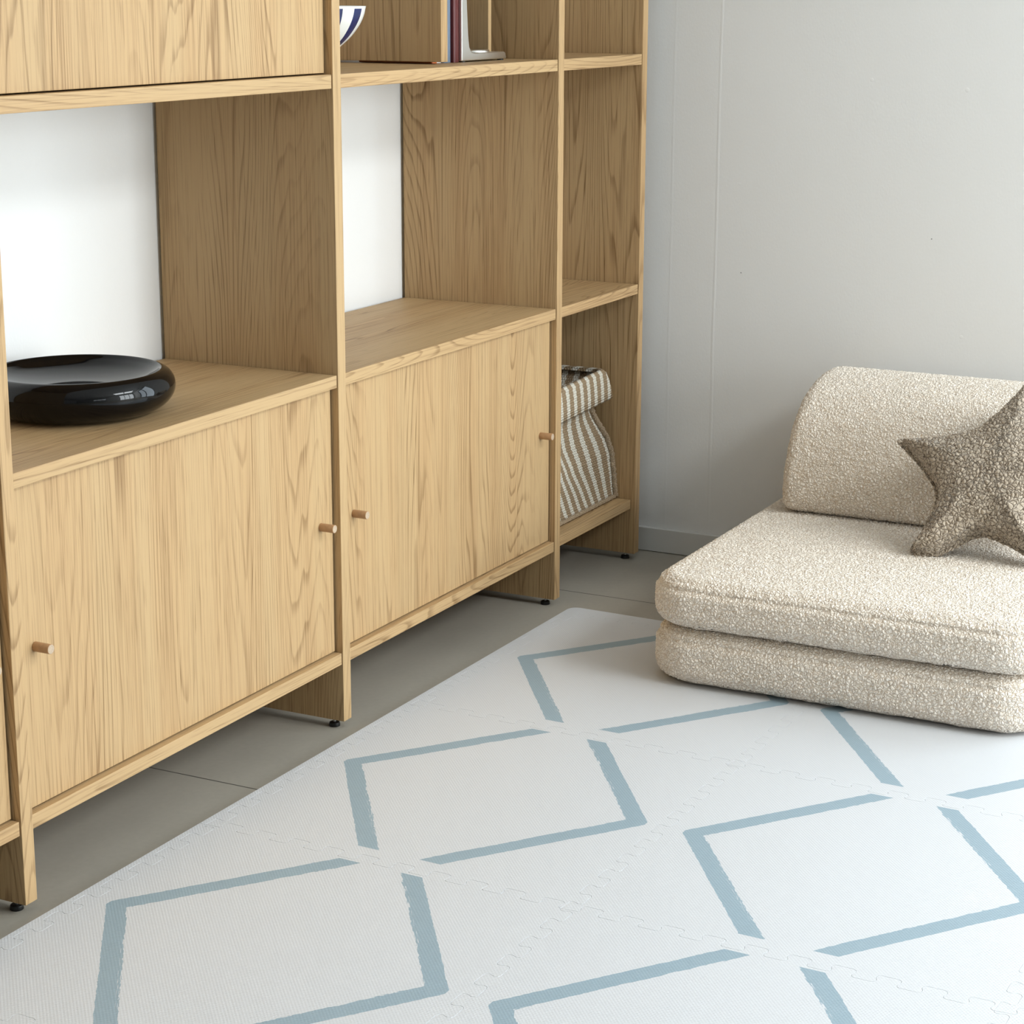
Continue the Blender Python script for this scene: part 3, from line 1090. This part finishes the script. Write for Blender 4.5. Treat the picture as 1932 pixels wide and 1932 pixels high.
def cushion(name, cx, cy, z0, z1, ax, by, R, rz, step, mat, parent, groove=None, dome=0.0):
    vs, fs = soft_box(0, 0, z0, z1, ax, by, R, rz, step, groove, dome)
    me = bpy.data.meshes.new(name)
    me.from_pydata(vs.tolist(), [], fs)
    bm = bmesh.new(); bm.from_mesh(me)
    bmesh.ops.remove_doubles(bm, verts=bm.verts[:], dist=step * 0.02)
    bmesh.ops.recalc_face_normals(bm, faces=bm.faces[:])
    bm.to_mesh(me); bm.free()
    return link(name, me, mat, parent, (cx, cy, (z0 + z1) / 2), True)


SX0, SX1, SY0, SY1 = 1.2270, 1.9900, -1.045, -0.350
scx, scy, sax, sby = (SX0 + SX1) / 2, (SY0 + SY1) / 2, (SX1 - SX0) / 2, (SY1 - SY0) / 2
sofa = empty('floor_sofa', (scx, scy, 0.0), 'low cream teddy floor sofa with two stacked cushions and a rolled backrest', 'sofa')
SZ = MZ + 0.0015
STEP = 0.0017
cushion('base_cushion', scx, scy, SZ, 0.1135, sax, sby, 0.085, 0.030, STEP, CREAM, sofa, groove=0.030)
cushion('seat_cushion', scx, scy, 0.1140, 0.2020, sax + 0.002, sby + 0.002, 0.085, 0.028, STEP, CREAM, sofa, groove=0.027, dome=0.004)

# rolled backrest: D profile drawn out along y with rounded end rims
bp = [(1.9, 0.206), (1.80, 0.206), (1.764, 0.212), (1.750, 0.235), (1.746, 0.285), (1.752, 0.345), (1.770, 0.395), (1.806, 0.434), (1.856, 0.456), (1.920, 0.465),
      (1.985, 0.458), (2.035, 0.432), (2.0560, 0.390), (2.0600, 0.320), (2.0580, 0.235), (2.045, 0.210), (2.00, 0.206)]
prof = catmull(bp, 40, True)
seg = np.concatenate([[0], np.cumsum(np.linalg.norm(np.diff(np.vstack([prof, prof[:1]]), axis=0), axis=1))])
NP = int(seg[-1] / STEP)
ss = np.linspace(0, seg[-1], NP, endpoint=False)
pc = np.vstack([prof, prof[:1]])
prof = np.stack([np.interp(ss, seg, pc[:, 0]), np.interp(ss, seg, pc[:, 1])], -1)
cenp = prof.mean(axis=0)
nrm2 = np.roll(prof, -1, 0) - np.roll(prof, 1, 0)
nrm2 = np.stack([nrm2[:, 1], -nrm2[:, 0]], -1); nrm2 /= np.linalg.norm(nrm2, axis=1)[:, None]
if ((prof - cenp) * nrm2).sum() < 0: nrm2 = -nrm2
ya, yb, rr = -0.4030, -1.0150, 0.024
ys, ins = [], []
for k in range(12):
    a = math.pi / 2 * k / 12
    ys.append(ya - rr * (1 - math.sin(a))); ins.append(rr * (1 - math.cos(a)))
ys = [ya - rr * (1 - math.cos(math.pi / 2 * k / 12)) for k in range(12)]
ins = [rr * (1 - math.sin(math.pi / 2 * k / 12)) for k in range(12)]
mid = list(np.arange(ya - rr, yb + rr, -STEP))
ys += mid + [-(y - ya) + yb for y in ys[:12][::-1]]
ins += [0.0] * len(mid) + ins[:12][::-1]
rings = []
for y, i in zip(ys, ins):
    q = prof - nrm2 * i
    zf = np.clip((q[:, 1] - 0.21) / 0.25, 0, 1)
    wy = (y - yb) / (ya - yb)
    rings.append(np.stack([q[:, 0], y - 0.026 * wy * zf ** 1.5, q[:, 1]], -1))
# end caps shrink towards the middle of the profile
for side, idx in ((0, 0), (1, -1)):
    base_r = rings[idx]
    extra = []
    for k in range(1, 46):
        f = 1 - k / 46
        c3 = np.array([cenp[0], base_r[:, 1].mean(), cenp[1]])
        extra.append(c3 + (base_r - c3) * f)
    rings = (extra[::-1] + rings) if side == 0 else (rings + extra)
V = np.concatenate(rings)
nr, npf = len(rings), len(prof)
I = np.arange(nr * npf).reshape(nr, npf)
J = np.roll(I, -1, 1)
fs = [(int(a), int(b), int(c), int(d)) for a, b, c, d in zip(I[:-1].ravel(), J[:-1].ravel(), J[1:].ravel(), I[1:].ravel())]
fs += [tuple(int(i) for i in I[0]), tuple(int(i) for i in I[-1])]
bc = Vector((1.9, -0.72, 0.206))
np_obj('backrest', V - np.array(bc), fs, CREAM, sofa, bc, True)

# ------------------------------------------------------------------ star cushion
tilt = math.radians(33)
p0 = np.array([1.580, -0.75, 0.222])
upv = np.array([math.sin(tilt), 0, math.cos(tilt)]); rtv = np.array([0, -1.0, 0]); nv = np.array([-math.cos(tilt), 0, math.sin(tilt)])
star2 = [(0.045, 0.231), (-0.108, 0.196), (-0.003, 0.098), (-0.037, -0.014), (-0.026, -0.028), (0.020, -0.020), (0.055, 0.004), (0.090, 0.032), (0.215, -0.022), (0.190, 0.100), (0.300, 0.190), (0.170, 0.230), (0.130, 0.362)]
S = np.array(star2)
cen2 = np.array([0.096, 0.133])
# outline: gently rounded tips and curved flanks
out2 = []
m = len(S)
for i in range(m):
    a, b = S[i], S[(i + 1) % m]
    mid2 = (a + b) / 2
    dvec = b - a
    nn = np.array([dvec[1], -dvec[0]]); nn /= np.linalg.norm(nn)
    if (mid2 - cen2) @ nn < 0: nn = -nn
    ns = max(6, int(44 * np.linalg.norm(dvec) / 0.15))
    for k in range(ns):
        t = k / ns
        bow = 0.006 * math.sin(math.pi * t) * min(1, np.linalg.norm(dvec) / 0.1)
        out2.append(a + dvec * t - nn * bow)
out2 = np.array(out2)
for _ in range(26):                                 # smooth the corners
    out2 = 0.5 * out2 + 0.25 * (np.roll(out2, 1, 0) + np.roll(out2, -1, 0))
NB = len(out2)
NF = 70
fr = np.linspace(0, 1, NF + 1)[1:]
fr = 1 - (1 - fr) ** 1.25
pts2 = [cen2] + []
grid = np.concatenate([cen2 + (out2 - cen2) * f for f in fr])
all2 = np.vstack([cen2[None], grid])


def dist_poly(P, Q):
    d = np.full(len(P), 1e9)
    for i in range(len(Q)):
        a, b = Q[i], Q[(i + 1) % len(Q)]
        ab = b - a
        t = np.clip(((P - a) @ ab) / (ab @ ab), 0, 1)
        d = np.minimum(d, np.linalg.norm(P - (a + t[:, None] * ab), axis=1))
    return d


dd = dist_poly(all2, out2)
e = np.clip(dd / 0.085, 0, 1)
hh = 0.058 * np.sqrt(np.maximum(0, 1 - (1 - e) ** 2))
# sewn rim: a thin flat flange of fabric before the stuffing swells
hh = 0.0028 + np.where(dd < 0.006, 0.0, 1.0) * hh * np.clip((dd - 0.006) / 0.006, 0, 1)
hh[dd < 1e-6] = 0.0012


def star_side(s):
    return p0 + all2[:, :1] * rtv + all2[:, 1:] * upv + (s * hh)[:, None] * nv


VF, VB = star_side(1.0), star_side(-0.80)
fs = []
for layer in (0, len(all2)):
    for i in range(NB):
        j = (i + 1) % NB
        fs.append((layer, layer + 1 + i, layer + 1 + j))
        for k in range(NF - 1):
            a = layer + 1 + k * NB
            fs.append((a + i, a + NB + i, a + NB + j, a + j))
L2 = len(all2); o1 = 1 + (NF - 1) * NB
for i in range(NB):
    j = (i + 1) % NB
    fs.append((o1 + i, L2 + o1 + i, L2 + o1 + j, o1 + j))
V = np.concatenate([VF, VB])
org = Vector((1.64, -0.85, 0.21))
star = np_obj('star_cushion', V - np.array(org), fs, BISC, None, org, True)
tag(star, 'brown curly teddy star-shaped cushion leaning on the cream sofa backrest', 'cushion')

# ------------------------------------------------------------------ light
def area(name, loc, rot, sx, sy, power, col):
    l = bpy.data.lights.new(name, 'AREA')
    l.shape = 'RECTANGLE'; l.size = sx; l.size_y = sy; l.energy = power; l.color = col
    o = bpy.data.objects.new(name, l)
    COL.objects.link(o)
    o.location = loc; o.rotation_euler = rot
    return o


R90 = math.radians(90)
P_FRONT, P_RIGHT, P_SMALL, P_ADDED_TOP = 124.0, 54.0, 6.0, 106.0
area('daylight_front', (1.05, Y0 - 0.085, 1.16), (R90, 0, 0), 1.68, 2.16, P_FRONT, (0.92, 0.98, 1.0))
area('daylight_front_small', (-2.3, Y0 - 0.085, 1.35), (R90, 0, 0), 1.68, 0.48, P_SMALL, (0.945, 0.99, 1.0))
area('daylight_right', (WALL_X + 0.085, -2.475, 1.16), (R90, 0, R90), 1.93, 2.16, P_RIGHT, (0.80, 0.92, 1.0))
area('added_top_light', (0.9, -3.6, ZC + 0.100), (0, 0, 0), 1.68, 1.28, P_ADDED_TOP, (0.935, 0.985, 1.0))  # added top light in the unseen roof opening, brightens wall, mat and seat

w = bpy.data.worlds.new('World')
SC.world = w
w.use_nodes = True
bg = w.node_tree.nodes['Background']
bg.inputs[0].default_value = (0.75, 0.87, 1.0, 1)
bg.inputs[1].default_value = 1.5

# ------------------------------------------------------------------ camera
cam = bpy.data.cameras.new('Camera')
co = bpy.data.objects.new('Camera', cam)
COL.objects.link(co)
cam.sensor_width = 36.0
cam.sensor_height = 36.0
cam.sensor_fit = 'HORIZONTAL'
cam.lens = 3934.58 / 1932.0 * 36.0
cam.clip_start = 0.05
yaw, pitch, roll = [math.radians(a) for a in (-62.99597, -14.14715, 0.1718)]
fw = Vector((-math.sin(yaw) * math.cos(pitch), math.cos(yaw) * math.cos(pitch), math.sin(pitch)))
rt = Vector((math.cos(yaw), math.sin(yaw), 0))
up = rt.cross(fw)
rt2 = rt * math.cos(roll) + up * math.sin(roll)
up2 = -rt * math.sin(roll) + up * math.cos(roll)
M = Matrix((rt2, up2, -fw)).transposed().to_4x4()
M.translation = Vector((-1.97063, -1.72125, 1.19134))
co.matrix_world = M
SC.camera = co

SC.view_settings.view_transform = 'Standard'
SC.view_settings.look = 'None'
SC.view_settings.gamma = 1.0
SC.view_settings.exposure = 0.25
SC.view_settings.use_curve_mapping = False
SC.cycles.use_denoising = True
SC.cycles.use_adaptive_sampling = True
SC.cycles.adaptive_threshold = 0.08
SC.cycles.max_bounces = 8
SC.cycles.diffuse_bounces = 3
SC.cycles.glossy_bounces = 4
SC.cycles.transmission_bounces = 6
SC.cycles.caustics_reflective = False
SC.cycles.caustics_refractive = False
